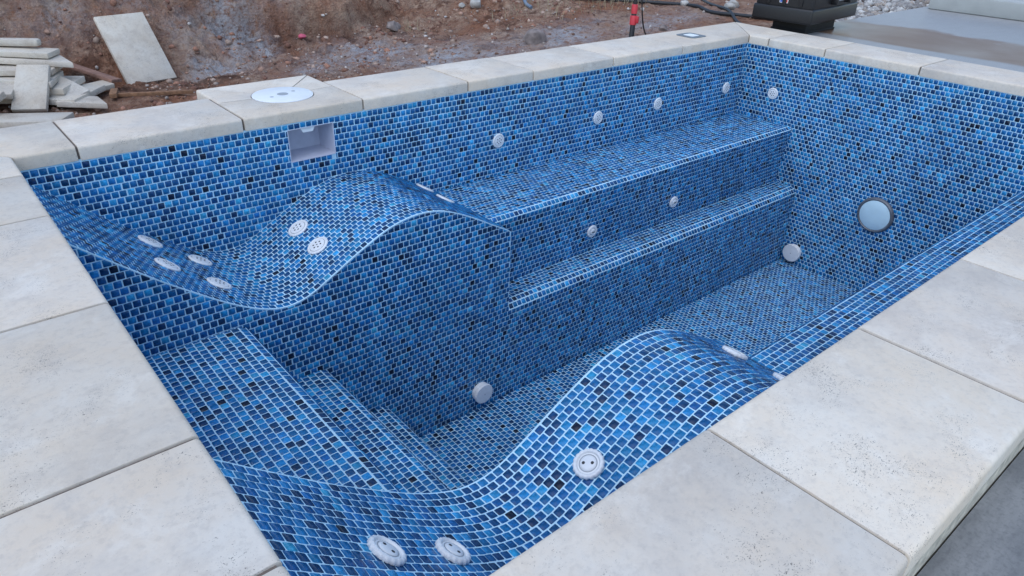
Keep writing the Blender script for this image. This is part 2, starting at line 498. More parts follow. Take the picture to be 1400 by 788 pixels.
bm = bmesh.new(); add_box(bm, 0.001, L - 0.001, -W + .001, -.001, ZF - 0.1, ZF)
PARTS['floor'] = from_bm('floor', bm, 'grout', pool)

PROF = [(0, -.022), (.06, -.08), (.138, -.150), (.236, -.238), (.343, -.324), (.44, -.396), (.53, -.448), (.61, -.472), (.69, -.465), (.77, -.430), (.87, -.374),
        (.97, -.322), (1.06, -.283), (1.15, -.262), (1.24, -.261), (1.33, -.281), (1.44, -.333), (1.55, -.394), (1.67, -.467)]
# smooth the profile: Catmull-Rom through the measured points
def catmull(P, m=14):
    P = [np.array(p) for p in P]; out = []
    for i in range(len(P) - 1):
        p0, p1, p2, p3 = P[max(i - 1, 0)], P[i], P[i + 1], P[min(i + 2, len(P) - 1)]
        for s in range(m):
            t = s / m
            out.append(0.5 * (2 * p1 + (p2 - p0) * t + (2 * p0 - 5 * p1 + 4 * p2 - p3) * t * t + (3 * p1 - p0 - 3 * p2 + p3) * t ** 3))
    out.append(P[-1]); return np.array(out)
PC = catmull(PROF)
for _ in range(30):
    PC[1:-1, 1] = 0.25 * PC[:-2, 1] + 0.5 * PC[1:-1, 1] + 0.25 * PC[2:, 1]
PS = np.concatenate([[0], np.cumsum(np.hypot(*np.diff(PC, axis=0).T))])
def prof_z(x): return np.interp(x, PC[:, 0], PC[:, 1])
def prof_at(s):
    x, z = np.interp(s, PS, PC[:, 0]), np.interp(s, PS, PC[:, 1])
    e = 0.008
    xa, za = np.interp(s - e, PS, PC[:, 0]), np.interp(s - e, PS, PC[:, 1])
    xb, zb = np.interp(s + e, PS, PC[:, 0]), np.interp(s + e, PS, PC[:, 1])
    t = np.stack([xb - xa, zb - za], -1); t /= np.linalg.norm(t, axis=-1, keepdims=True)
    return x, z, t
lp = [(-EPS, ZF - .05)] + [(-EPS, PC[0, 1] + .01)] + [tuple(p) for p in PC[::3]] + [(XE, PC[-1, 1]), (XE, ZF - .05)]
PARTS['lounger_a'] = from_bm('lounger', prism(lp, 'y', YL, EPS), 'grout', pool, 30)
PARTS['lounger_b'] = from_bm('lounger', prism(lp, 'y', -W - EPS, -W - YL), 'grout', pool, 30)
# bench, step, ledge: profiles (y, z), each with its nosing
BENCH = [(0, ZB), (-.416, ZB), (-.437, ZB - .018), (-.405, ZS)]
STEP = [(-.405, ZS), (-.527, ZS), (-.551, ZS - .012), (YL, ZS - .034), (YL, ZF)]
LEDGE = [(-W, ZB), (-W + .440, ZB), (-W + .462, ZB - .018), (-W + .445, ZF)]
PARTS['bench'] = from_bm('bench', prism([(EPS, ZB)] + BENCH[1:] + [(-.405, ZS - .05), (EPS, ZS - .05)], 'x', XE - .04, L + EPS), 'grout', pool)
PARTS['step'] = from_bm('step', prism([(EPS, ZS)] + STEP[1:] + [(YL, ZF - .05), (EPS, ZF - .05)], 'x', XE + .0, L + EPS), 'grout', pool)
PARTS['ledge'] = from_bm('bench', prism([(-W - EPS, ZB)] + LEDGE[1:] + [(-W + .445, ZF - .05), (-W - EPS, ZF - .05)], 'x', XE - .04, L + EPS), 'grout', pool)
# stair: profile (x, z)
T1, T2, T3 = -.490, -.792, -1.100
STAIR = [(0, T1), (.440, T1), (.466, T1 - .010), (.482, T1 - .034), (.470, T2), (.715, T2), (.740, T2 - .010), (.756, T2 - .034), (.744, T3),
         (.968, T3), (.992, T3 - .010), (1.008, T3 - .034), (.996, ZF)]
PARTS['stair'] = from_bm('stair', prism([(-EPS, T1)] + STAIR[1:] + [(.996, ZF - .05), (-EPS, ZF - .05)], 'y', -W - YL - EPS, YL + EPS), 'grout', pool)

# ------------------------------------------------------------------ mosaic
TH, TGAP, CUT, INS = 0.0011, 0.0032, 0.0016, 0.0007
PAL = np.array([(.007, .128, .335), (.005, .094, .265), (.011, .182, .420), (.022, .255, .520), (.004, .060, .178), (.003, .032, .100), (.0015, .008, .028), (.040, .310, .550)])
PW = np.array([.25, .24, .16, .06, .17, .085, .024, .011])
STORE = {k: [] for k in PARTS}
def tile_cols(n):
    c = PAL[RNG.choice(len(PAL), n, p=PW / PW.sum())]
    return np.clip(c * RNG.uniform(0.82, 1.22, (n, 1)) * RNG.uniform(0.94, 1.06, (n, 3)), 0, 1)
def put(part, C, TU, TV, hu, hv):
    """tiles given by centre, unit tangents and half sizes (arrays)"""
    n = len(C)
    if n == 0: return
    C = C + TU * RNG.normal(0, 0.00025, (n, 1)) + TV * RNG.normal(0, 0.00025, (n, 1))
    a = RNG.normal(0, 0.014, (n, 1))
    TU, TV = TU + a * TV, TV - a * TU
    N = np.cross(TU, TV)
    TU = TU + N * RNG.normal(0, 0.028, (n, 1)); TV = TV + N * RNG.normal(0, 0.028, (n, 1))
    hu, hv = hu[:, None], hv[:, None]
    def ring(iu, cut, h):
        u, v = hu - iu, hv - iu
        c = np.minimum(cut, np.minimum(u, v) * 0.5)
        pts = [(u - c, -v), (u, -v + c), (u, v - c), (u - c, v), (-u + c, v), (-u, v - c), (-u, -v + c), (-u + c, -v)]
        return np.stack([C + TU * p + TV * q + N * h for p, q in pts], 1)
    top = ring(INS, CUT, TH)
    bot = ring(0.0, CUT, -0.0005)
    STORE[part].append((np.concatenate([top, bot], 1), tile_cols(n)))
CLIPPED = {k: [] for k in PARTS}
def put_poly(part, pts, N):
    """one cut tile from a convex outline in space"""
    c = sum(pts, Vector()) / len(pts)
    rmin = min((p - c).length for p in pts)
    if rmin < 0.0025: return
    CLIPPED[part].append(([c + (p - c) * (1 - min(0.4, INS / (p - c).length)) + N * TH for p in pts], [p - N * 0.0005 for p in pts], tile_cols(1)[0]))
def grid(u0, u1, rows, phase=None, p=PT):
    """running bond between u0 and u1 for the given number of rows -> (row, centre, half width)"""
    out = []
    for r in range(rows):
        off = (0.5 * p if r % 2 else 0.0) + (phase or 0)
        k0 = math.floor((0 - off) / p) - 1
        k1 = math.ceil((u1 - u0 - off) / p) + 1
        k = np.arange(k0, k1)
        a = np.maximum(u0 + off + k * p, u0); b = np.minimum(u0 + off + (k + 1) * p, u1)
        ok = (b - a) > 0.007
        a, b = a[ok], b[ok]
        out.append((np.full(len(a), r), (a + b) / 2, (b - a - TGAP) / 2))
    return [np.concatenate(x) for x in zip(*out)]
def sheet_shift(r, u):
    s = (np.floor(u / (12 * PT)) * 7.13 + np.floor(r / 12) * 3.71)
    return 0.0011 * np.sin(s * 12.9), 0.0007 * np.sin(s * 7.7 + 1)
def plane(part, o, eu, ev, u0, u1, v0, v1, keep=None, phase=None, edge=0.0003):
    """flat field, rows run along eu; v0..v1 measured along ev"""
    o, eu, ev = [np.array(a, float) for a in (o, eu, ev)]
    rows = max(1, round((v1 - v0) / PT)); pv = (v1 - v0) / rows
    r, uc, hu = grid(u0 + edge, u1 - edge, rows, phase)
    su, sv = sheet_shift(r, uc)
    vc = v0 + (r + 0.5) * pv + sv; uc = uc + su
    hv = np.full(len(r), (pv - TGAP) / 2)
    if keep is not None:
        uc, vc, hu, hv = keep(uc, vc, hu, hv)
    C = o + uc[:, None] * eu + vc[:, None] * ev
    n = len(uc)
    put(part, C, np.tile(eu, (n, 1)), np.tile(ev, (n, 1)), hu, hv)
def strip(part, poly, axis, a0, a1, phase0=0.0, flip=1):
    """rows of tiles along an extruded profile; poly in the cross plane, rows run along the axis"""
    k = 0
    for (p, q) in zip(poly, poly[1:]):
        p, q = np.array(p, float), np.array(q, float)
        Ls = np.linalg.norm(q - p); d = (q - p) / Ls
        def v3(w): return np.array([0, w[0], w[1]]) if axis == 'x' else np.array([w[0], 0, w[1]])
        eu = np.array([1., 0, 0]) if axis == 'x' else np.array([0, 1., 0])
        ev = v3(d)
        o = v3(p)
        n = np.cross(eu, ev)
        if (n @ flip_dir(part)) < 0 and abs(n @ flip_dir(part)) > 1e-6:
            eu = -eu; plane(part, o, eu, ev, -a1, -a0, .0011, Ls - .0011, phase=-(k % 2) * PT / 2 + phase0)
        else:
            plane(part, o, eu, ev, a0, a1, .0011, Ls - .0011, phase=(k % 2) * PT / 2 + phase0)
        k += max(1, round(Ls / PT))
def flip_dir(part):
    return {'bench': np.array([0, -.5, 1.]), 'step': np.array([0, -.5, 1.]), 'ledge': np.array([0, .5, 1.]), 'stair': np.array([.5, 0, 1.])}[part]

def skim_keep(uc, vc, hu, hv):
    x0, x1, z0, z1 = uc - hu, uc + hu, vc - hv, vc + hv
    X0, X1, Z0, Z1 = SKX0 - .0012, SKX1 + .0012, SKZ0 - .0012, SKZ1 + .0015
    ov = (x1 > X0) & (x0 < X1) & (z1 > Z0) & (z0 < Z1)
    side_l = ov & (x0 < X0); side_r = ov & (x1 > X1)
    up = ov & (z1 - Z1 > .012)
    side_l &= ~up; side_r &= ~up
    low = ov & ~side_l & ~side_r & ~up & (z0 < Z0)
    x1 = np.where(side_l, X0, x1); x0 = np.where(side_r, X1, x0)
    z1 = np.where(low, Z0, z1); z0 = np.where(up, Z1, z0)
    drop = ov & ~side_l & ~side_r & ~low & ~up
    ok = ~drop & (x1 - x0 > .004) & (z1 - z0 > .004)
    return ((x0 + x1) / 2)[ok], ((z0 + z1) / 2)[ok], ((x1 - x0) / 2)[ok], ((z1 - z0) / 2)[ok]
def face_clip(part, sgn, y):
    """cut the tiles of a lounger's side along its curved top edge"""
    N = Vector((0, -sgn, 0))
    def keep(uc, vc, hu, hv):
        m = 0.0045
        xa, xb = sgn * uc - hu, sgn * uc + hu
        la, lb = prof_z(xa) - m, prof_z(xb) - m
        lm = prof_z(sgn * uc) - m
        z1, z0 = vc + hv, vc - hv
        full = z1 <= np.minimum(np.minimum(la, lb), lm)
        part_ = ~full & (z0 < np.maximum(la, lb))
        for i in np.where(part_)[0]:
            rect = [(xa[i], z0[i]), (xb[i], z0[i]), (xb[i], z1[i]), (xa[i], z1[i])]
            def sd_(p):
                return la[i] + (lb[i] - la[i]) * (p[0] - xa[i]) / (xb[i] - xa[i]) - p[1]
            out = []
            for p, q in zip(rect, rect[1:] + rect[:1]):
                a, b = sd_(p), sd_(q)
                if a >= 0: out.append(p)
                if (a >= 0) != (b >= 0):
                    t = a / (a - b); out.append((p[0] + (q[0] - p[0]) * t, p[1] + (q[1] - p[1]) * t))
            if len(out) >= 3:
                pts = [Vector((p[0], y, p[1])) for p in out]
                if sgn < 0: pts = pts[::-1]
                put_poly(part, pts, N)
        return uc[full], vc[full], hu[full], hv[full]
    return keep
TOPZ = -0.004
YB = -W - YL
plane('back', (0, 0, 0), (1, 0, 0), (0, 0, 1), 0, L, -.524, TOPZ, keep=skim_keep)
plane('end', (L, 0, 0), (0, -1, 0), (0, 0, 1), 0, W, ZF, TOPZ)
plane('front', (0, -W, 0), (-1, 0, 0), (0, 0, 1), -L, 0, -.524, TOPZ)
plane('left', (0, 0, 0), (0, 1, 0), (0, 0, 1), YB, YL, -.498, TOPZ)
plane('floor', (0, 0, ZF), (0, 1, 0), (-1, 0, 0), -1.80, YL + .004, -L, -.996)
ZC = ZF + 19 * PT
def only(cond):
    return lambda uc, vc, hu, hv: tuple(a[cond(uc)] for a in (uc, vc, hu, hv))
plane('lounger_a', (0, YL, 0), (1, 0, 0), (0, 0, 1), 0, L, ZF, ZC, keep=only(lambda u: u < XE))
plane('step', (0, YL, 0), (1, 0, 0), (0, 0, 1), 0, L, ZF, ZC, keep=only(lambda u: u >= XE))
plane('lounger_a', (0, YL, 0), (1, 0, 0), (0, 0, 1), 0, XE, ZC, 0.008, keep=face_clip('lounger_a', 1, YL), phase=PT / 2)
plane('lounger_b', (0, YB, 0), (-1, 0, 0), (0, 0, 1), -XE, 0, ZF, 0.008, keep=face_clip('lounger_b', -1, YB))
plane('lounger_a', (XE, 0, 0), (0, 1, 0), (0, 0, 1), YL, -.40, ZS, ZB - .01)
plane('lounger_b', (XE, 0, 0), (0, 1, 0), (0, 0, 1), -1.80, YB, ZF, ZB - .01)
for part, y0, y1 in (('lounger_a', YL, 0.0), ('lounger_b', -W, YB)):
    rows = 22; edge = 0.004; pv = (y1 - y0 - 2 * edge) / rows
    r, sc, hs = grid(0.003, PS[-1] - 0.003, rows, 0.011)
    su, sv = sheet_shift(r, sc)
    sc = sc + su
    x, z, t = prof_at(sc)
    yc = y0 + edge + (r + 0.5) * pv + sv
    TU = np.stack([t[:, 0], 0 * x, t[:, 1]], -1)
    TV = np.tile([0., 1., 0.], (len(x), 1))
    put(part, np.stack([x, yc, z], -1), TU, TV, hs, np.full(len(x), (pv - TGAP) / 2))
strip('bench', BENCH, 'x', XE - .012, L)
strip('step', STEP[:-1], 'x', XE, L)
strip('ledge', LEDGE, 'x', XE - .012, L)
strip('stair', STAIR, 'y', YB, YL)

# ------------------------------------------------------------------ coping
coping = thing('pool_coping', 'cream travertine coping stones with rounded edges laid round the pool rim', 'coping', (0, 0, 0))
OVH = 0.004
def stone(poly, big_edges, z0=0.0, z1=CT, r=0.011, small=0.0018, name='stone', mat='trav', parent=coping):
    """poly in plan, counter-clockwise; big_edges: indices of sides with the rounded arris"""
    c = Vector((sum(p[0] for p in poly) / len(poly), sum(p[1] for p in poly) / len(poly), 0))
    bm = bmesh.new()
    B = [bm.verts.new((p[0] - c.x, p[1] - c.y, z0)) for p in poly]
    T = [bm.verts.new((p[0] - c.x, p[1] - c.y, z1)) for p in poly]
    n = len(poly)
    bm.faces.new(B[::-1]); bm.faces.new(T)
    for i in range(n):
        bm.faces.new((B[i], B[(i + 1) % n], T[(i + 1) % n], T[i]))
    be = [bm.edges.get((T[i], T[(i + 1) % n])) for i in big_edges]
    if be: bevel(bm, r, 4, edges=be)
    bm.edges.ensure_lookup_table()
    se = [e for e in bm.edges if len(e.link_faces) == 2 and e.calc_face_angle(0) > 1.0 and (e.verts[0].co.z > z0 + .001 or e.verts[1].co.z > z0 + .001)]
    if se and small: bevel(bm, small, 2, edges=se)
    o = from_bm(name, bm, mat, parent, 35)
    o.location = c + Vector((random.uniform(-.0006, .0006), random.uniform(-.0006, .0006), random.uniform(-.0008, .0008)))
    o.rotation_euler = (random.uniform(-.0008, .0008), random.uniform(-.0008, .0008), random.uniform(-.001, .001))
    return o
G = 0.0042
def run_x(cuts, yi, yo, m0=None, m1=None):
    """stones along X between the inner edge yi and outer edge yo; m0/m1: mitred ends"""
    for k, (a, b) in enumerate(zip(cuts, cuts[1:])):
        a0 = a + G; b0 = b - G
        ai = ao = a0; bi = bo = b0
        if m0 and k == 0: ai, ao = 0 - OVH * 0 + G + (OVH if True else 0), -CW + G
        if m1 and k == len(cuts) - 2: bi, bo = L - OVH - G, L + CW - G
        if yo > yi: stone([(ai, yi), (bi, yi), (bo, yo), (ao, yo)], (0, 2))
        else: stone([(ao, yo), (bo, yo), (bi, yi), (ai, yi)], (0, 2))
def run_y(cuts, xi, xo, m0=None, m1=None):
    for k, (a, b) in enumerate(zip(cuts, cuts[1:])):   # a > b: going from back to front
        a0 = a - G; b0 = b + G
        ai = ao = a0; bi = bo = b0
        if m0 and k == 0: ai, ao = -OVH - G, CW - G
        if m1 and k == len(cuts) - 2: bi, bo = -W + OVH + G, -W - CWF + G
        if xo < xi: stone([(xi, ai), (xo, ao), (xo, bo), (xi, bi)], (1, 3))
        else: stone([(xi, bi), (xo, bo), (xo, ao), (xi, ai)], (1, 3))
run_x([-CW, .193, .772], -OVH, CW, m0=True)
run_x([1.297, 1.862, 2.275, 2.87, 3.478, L + CW], -OVH, CW, m1=True)
run_x([-CW, .16, .700, 1.240, 1.785, 2.33, 2.88, 3.42, 3.97, L + CW], -W + OVH, -W - CWF, m0=True, m1=True)
run_y([CW, -.205, -.582, -1.165, -1.719, -2.047, -W - CW], OVH, -CW, m0=True, m1=True)
run_y([CW, -.15, -.540, -1.109, -1.68, -2.12, -W - CW], L - OVH, L + CW, m0=True, m1=True)
# the stones cut round the skimmer lid
LX, LY, LR = 1.047, 0.243, 0.128
RX0, RX1, RY0, RY1 = .772 + G, 1.297 - G, -OVH, 0.528
def rect_hit(a):
    dx, dy = math.cos(a), math.sin(a)
    t = min([((RX1 if dx > 0 else RX0) - LX) / dx if abs(dx) > 1e-9 else 9, ((RY1 if dy > 0 else RY0) - LY) / dy if abs(dy) > 1e-9 else 9])
    return (LX + dx * t, LY + dy * t)
def sector(a0, a1, big):
    n = max(4, int((a1 - a0) / 8))
    g = 0.6
    arc = [(LX + (LR + .004) * math.cos(math.radians(a0 + 1.2 + (a1 - a0 - 2.4) * i / n)), LY + (LR + .004) * math.sin(math.radians(a0 + 1.2 + (a1 - a0 - 2.4) * i / n))) for i in range(n + 1)]
    out = [rect_hit(math.radians(a1 - g))]
    corners = [(math.degrees(math.atan2(y - LY, x - LX)) % 360, (x, y)) for x in (RX0, RX1) for y in (RY0, RY1)]
    cs = sorted([((c - a0) % 360, p) for c, p in corners if 0.5 < (c - a0) % 360 < (a1 - a0) - 0.5], reverse=True)
    out += [p for _, p in cs]
    out += [rect_hit(math.radians(a0 + g))]
    poly = (arc + out)[::-1]
    # rounded arris on the outer sides asked for
    be = []
    for i in range(len(poly)):
        p, q = poly[i], poly[(i + 1) % len(poly)]
        for s in big:
            if s == 'f' and abs(p[1] - RY0) < 1e-6 and abs(q[1] - RY0) < 1e-6: be.append(i)
            if s == 'b' and abs(p[1] - RY1) < 1e-6 and abs(q[1] - RY1) < 1e-6: be.append(i)
            if s == 'l' and abs(p[0] - RX0) < 1e-6 and abs(q[0] - RX0) < 1e-6: be.append(i)
    area = sum(p[0] * q[1] - q[0] * p[1] for p, q in zip(poly, poly[1:] + poly[:1]))
    if area < 0:
        n_ = len(poly); poly = poly[::-1]; be = [(n_ - 2 - i) % n_ for i in be]
    stone(poly, be, small=0.0012)
sector(176, 365, 'f'); sector(5, 48, 'b'); sector(48, 132, 'b'); sector(132, 176, 'bl')
# mortar bed: seen in the joints
bm = bmesh.new()
I_ = 0.009
add_box(bm, -CW + I_, L + CW - I_, 0.006, CW - I_, 0.003, CT - 0.006)
add_box(bm, -CW + I_, L + CW - I_, -W - CWF + I_, -W - 0.006, 0.003, CT - 0.006)
add_box(bm, -CW + I_, -0.006, -W - 0.0055, 0.0055, 0.003, CT - 0.006)
add_box(bm, L + 0.006, L + CW - I_, -W - 0.0055, 0.0055, 0.003, CT - 0.006)
add_box(bm, .785, 1.285, CW - I_ + .001, 0.515, -0.1, CT - 0.006)
from_bm('mortar_bed', bm, 'mortar', coping)
# the dropped edge course under the front and side stones
bm = bmesh.new()
add_box(bm, -CW + .002, L + CW - .002, -W - CWF + .002, -W - 0.16, -0.075, -.0005)
add_box(bm, -CW + .0022, -.16, -W - 0.159, 0.30, -0.075, -.0005)
from_bm('edge_course', bm, 'edge', coping)
# raised side of the shell seen behind the rim (block work under the coping, dirt is lower there)
bm = bmesh.new()
add_box(bm, -CW + 0.02, L + CW - 0.02, 0.152, CW - 0.03, -0.9, -0.0065)
tag(from_bm('retaining_wall', bm, 'mortar'), 'rough cement block wall carrying the back coping above the dirt', 'wall')

# ------------------------------------------------------------------ fittings
def frame(n, up=(0, 0, 1)):
    n = Vector(n).normalized(); up = Vector(up)
    x = up.cross(n)
    if x.length < 1e-3: x = Vector((1, 0, 0))
    x.normalize(); y = n.cross(x)
    m = Matrix((x, y, n)).transposed()
    return m
def disc(name, r, h, mat, parent, x=0, y=0, z=0, seg=20, rot=None):
    bm = bmesh.new(); lathe(bm, [(r, 0), (r, h * .7), (r * .93, h)], seg)
    o = from_bm(name, bm, mat, parent, 40); o.location = (x, y, z)
    return o
def jet(pos, n, label, group, style='multi', r=0.037, spin=0.0):
    t = thing('jet_nozzle', label, 'pool jet', pos, frame(n) @ Matrix.Rotation(spin, 3, 'Z'), group)
    bm = bmesh.new()
    if style == 'scallop':
        w = lambda a, k: 0.032 * math.sin(18 * a + k * 0.5) if k in (1, 2, 3) else 0
        lathe(bm, [(r * .9, -.002), (r, .002), (r * 1.0, .008), (r * .93, .0125), (r * .80, .0135), (r * .74, .0115), (r * .70, .007)], 72, w)
        from_bm('rim', bm, 'plastic', t, 50)
        bm = bmesh.new(); lathe(bm, [(r * .69, .0055), (r * .69, .0088), (r * .60, .0095), (r * .57, .0082)], 36)
        f = from_bm('face_plate', bm, 'plastic', t, 40)
        bm = bmesh.new(); lathe(bm, [(r * .60, .0090), (r * .60, .0096), (r * .565, .0097)], 36); from_bm('groove', bm, 'grey', t, 40)
        bm = bmesh.new(); lathe(bm, [(r * .54, .0078), (r * .52, .0105), (r * .40, .0122), (r * .1, .0128)], 36)
        from_bm('eyeball', bm, 'plastic', t, 60)
        for sx in (-1, 1):
            disc('opening', r * .105, .0006, 'hole', t, sx * r * .27, sx * r * .08, .0121, 14)
    elif style == 'multi':
        w = lambda a, k: 0.02 * math.sin(20 * a) if k in (1, 2) else 0
        lathe(bm, [(r * .95, -.002), (r, .002), (r, .005), (r * .92, .008), (r * .80, .0085), (r * .75, .0065)], 60, w)
        from_bm('rim', bm, 'plastic', t, 50)
        bm = bmesh.new(); lathe(bm, [(r * .78, .003), (r * .78, .0066), (r * .75, .0067)], 36); from_bm('groove', bm, 'grey', t, 40)
        bm = bmesh.new(); lathe(bm, [(r * .72, .004), (r * .70, .0085), (r * .60, .0092), (r * .1, .0096)], 36)
        from_bm('face_plate', bm, 'plastic', t, 50)
        for k in range(6):
            a = k * math.pi / 3 + .3
            disc('opening', r * .085, .0006, 'hole', t, .36 * r * math.cos(a), .36 * r * math.sin(a), .0092, 10)
        disc('opening', r * .07, .0006, 'hole', t, 0, 0, .0095, 10)
    else:   # plain return inlet with a slot
        lathe(bm, [(r, -.002), (r, .004), (r * .93, .008), (r * .66, .009), (r * .62, .004)], 40)
        from_bm('rim', bm, 'plastic', t, 50)
        bm = bmesh.new(); lathe(bm, [(r * .58, .002), (r * .54, .0085), (r * .38, .0115), (r * .08, .0125)], 30)
        from_bm('eyeball', bm, 'plastic', t, 60)
        o = bevbox('slot', (r * .62, r * .16, .001), 'hole', t, 0.0002, 1); o.location = (0, 0, .0124)
    return t
def lounge_jet(x, y, label, group, style, r, spin=0):
    x = float(x); z = float(prof_z(x))
    s = (prof_z(x + .01) - prof_z(x - .01)) / .02
    jet((x, y, z), (-s, 0, 1), label, group, style, r, spin)
GA, GB = 'massage jets in the lounger by the skimmer wall', 'massage jets in the lounger by the near coping'
for (x, y, l) in ((.325, -.11, 'white jet high on the backrest of the skimmer-side lounger, next to the wall'), (.312, -.352, 'white jet high on the backrest of the skimmer-side lounger, next to its open edge'),
                  (.472, -.15, 'white jet low on the backrest of the skimmer-side lounger, next to the wall'), (.458, -.385, 'white jet low on the backrest of the skimmer-side lounger, next to its open edge'),
                  (.865, -.178, 'round white many-holed jet under the knees of the skimmer-side lounger, wall side'), (.858, -.363, 'round white many-holed jet under the knees of the skimmer-side lounger, open side'),
                  (1.55, -.075, 'white jet on the foot slope of the skimmer-side lounger, next to the wall'), (1.55, -.24, 'white jet on the foot slope of the skimmer-side lounger, away from the wall')):
    lounge_jet(x, y, l, GA, 'multi', .045, x * 3)
for (x, y, l) in ((.234, -1.905, 'ribbed white jet high on the backrest of the lounger by the raised front coping'), (.392, -1.897, 'ribbed white jet low on the backrest of the lounger by the raised front coping'),
                  (.836, -1.868, 'ribbed white jet with two round eyes on the rising slope of the near lounger'), (1.535, -1.81, 'white jet on the foot slope of the near lounger beside the ledge'),
                  (1.535, -1.99, 'white jet on the foot slope of the near lounger, half hidden by the coping')):
    lounge_jet(x, y, l, GB, 'scallop', .041, {.836: .35}.get(x, 0))
for x, l in ((2.054, 'white wall jet above the bench, closest to the skimmer opening'), (2.784, 'white wall jet above the bench, second along from the skimmer'),
             (3.308, 'white wall jet above the bench, third along from the skimmer'), (4.009, 'white wall jet above the bench, beside the inner corner on the long wall')):
    jet((x, 0, -.275), (0, -1, 0), l, 'jets in the walls above the bench', 'multi', .037)
jet((L, -.255, -.281), (-1, 0, 0), 'white wall jet on the short end wall beside the inner corner', 'jets in the walls above the bench', 'multi', .037)
ry = -.437 + .032 * (.72 - .478) / (.84 - .478)
for x, l in ((2.36, 'plain white inlet in the bench riser, nearer the lounger'), (3.036, 'plain white inlet in the bench riser, nearer the end wall')):
    jet((x, ry - .004, -.712), (0, -1, -.08), l, 'inlets in the bench riser', 'plain', .034)
def suction(pos, n, r, label):
    t = thing('suction_cover', label, 'drain cover', pos, frame(n), 'round suction covers')
    bm = bmesh.new(); lathe(bm, [(r * .92, -.002), (r * .92, .016), (r * .88, .019)], 40); from_bm('collar', bm, 'plastic', t, 40)
    bm = bmesh.new(); lathe(bm, [(r * .95, .021), (r, .024), (r, .034), (r * .95, .038), (r * .3, .040)], 40); from_bm('cap', bm, 'plastic', t, 40)
    disc('screw', r * .06, .001, 'grey', t, 0, 0, .0398, 10)
suction((1.502, YL, -1.264), (0, -1, 0), .052, 'round white suction cover low on the side of the lounger')
suction((L, -.65, -1.285), (-1, 0, 0), .062, 'round white suction cover low on the end wall beside the step')
t = thing('pool_lamp', 'round pool lamp with dark ring set in the end wall', 'pool lamp', (L, -1.105, -.848), frame((-1, 0, 0)))
bm = bmesh.new(); lathe(bm, [(.112, -.002), (.112, .008), (.108, .015), (.101, .018), (.097, .014)], 56); from_bm('ring', bm, 'bronze', t, 40)
bm = bmesh.new(); lathe(bm, [(.0955, .004), (.0955, .013), (.088, .017), (.04, .023), (.005, .024)], 48); from_bm('lens', bm, 'lens', t, 60)

# skimmer throat: an open white box behind the wall
t = thing('skimmer_throat', 'white plastic skimmer opening cut into the tiled wall under the round lid', 'skimmer', (0, 0, 0))
SD = 0.148
def throat(name, dims):
    bm = bmesh.new(); add_box(bm, *dims); return from_bm(name, bm, 'throat', t)
w_ = .002
throat('side_plate', (SKX0 - .001, SKX0 + w_, -.001, SD, SKZ0, SKZ1)); throat('side_plate', (SKX1 - w_, SKX1 + .001, -.001, SD, SKZ0, SKZ1))
throat('sill', (SKX0 + w_, SKX1 - w_, -.003, SD, SKZ0 - .001, SKZ0 + w_)); throat('ceiling_plate', (SKX0 + w_, SKX1 - w_, -.0008, SD, SKZ1 - w_, SKZ1 + .001))
throat('back_plate', (SKX0 + w_, SKX1 - w_, SD - .006, SD, SKZ0 + w_, SKZ1 - w_))
bm = prism([(1.003, SKZ1 - w_), (1.068, SKZ1 - w_), (1.057, SKZ1 - .022), (1.014, SKZ1 - .022)], 'y', .004, .011); from_bm('flap_catch', bm, 'plastic', t)
# lids
t = thing('access_lid', 'flat round white skimmer lid set in the coping', 'lid', (LX, LY, 0))
bm = bmesh.new(); lathe(bm, [(LR, .035), (LR, CT + .002), (LR - .003, CT + .0042), (LR * .2, CT + .0044)], 64); from_bm('cover', bm, 'lidwhite', t, 40)
bm = bmesh.new(); lathe(bm, [(.024, CT + .0043), (.024, CT + .0050), (.022, CT + .0052)], 28); from_bm('centre_cap', bm, 'grey', t, 40)
for a in (0.35, 0.35 + math.pi):
    disc('finger_hole', .0085, .0007, 'grey', t, .062 * math.cos(a), .062 * math.sin(a), CT + .0042, 16)
t = thing('overflow_cover', 'small square cover with grey frame let into the back coping', 'cover', (3.80, .185, CT))
def rsq(s, r, n=6):
    out = []
    for k, (sx, sy) in enumerate(((1, 1), (-1, 1), (-1, -1), (1, -1))):
        for i in range(n + 1):
            a = math.pi / 2 * (k + i / n)
            out.append((sx * (s - r) + r * math.cos(a), sy * (s - r) + r * math.sin(a)))
    return out
from_bm('frame', prism(rsq(.075, .028), 'z', -.01, .003), 'darkgrey', t, 30)
from_bm('panel', prism(rsq(.038, .010), 'z', -.01, .0045), 'plastic', t, 30)

# ------------------------------------------------------------------ things on the dirt
def slab4(name, bl, br, tr, tl, th, label, cat, mat='offcut', group=None, bev=.006):
    bl, br, tr, tl = [Vector(v) for v in (bl, br, tr, tl)]
    n = (br - bl).cross(tl - bl).normalized()
    if n.dot(Vector(CAM_POS) - bl) < 0: n = -n
    bm = bmesh.new()
    A = [bm.verts.new(v) for v in (bl, br, tr, tl)]
    B = [bm.verts.new(v - n * th) for v in (bl, br, tr, tl)]
    bm.faces.new(A); bm.faces.new(B[::-1])
    for i in range(4): bm.faces.new((A[i], B[i], B[(i + 1) % 4], A[(i + 1) % 4]))
    bmesh.ops.recalc_face_normals(bm, faces=bm.faces[:])
    bevel(bm, bev, 2)
    o = from_bm(name, bm, mat, None, 40)
    return tag(o, label, cat, group)
slab4('paving_stone', (1.087, 3.111, -.50), (1.451, 3.174, -.50), (1.391, 3.521, -.064), (1.03, 3.44, -.062), .034,
      'whole pale travertine slab leaning against the dirt bank', 'stone slab')
OFF = 'travertine offcuts in the heap'
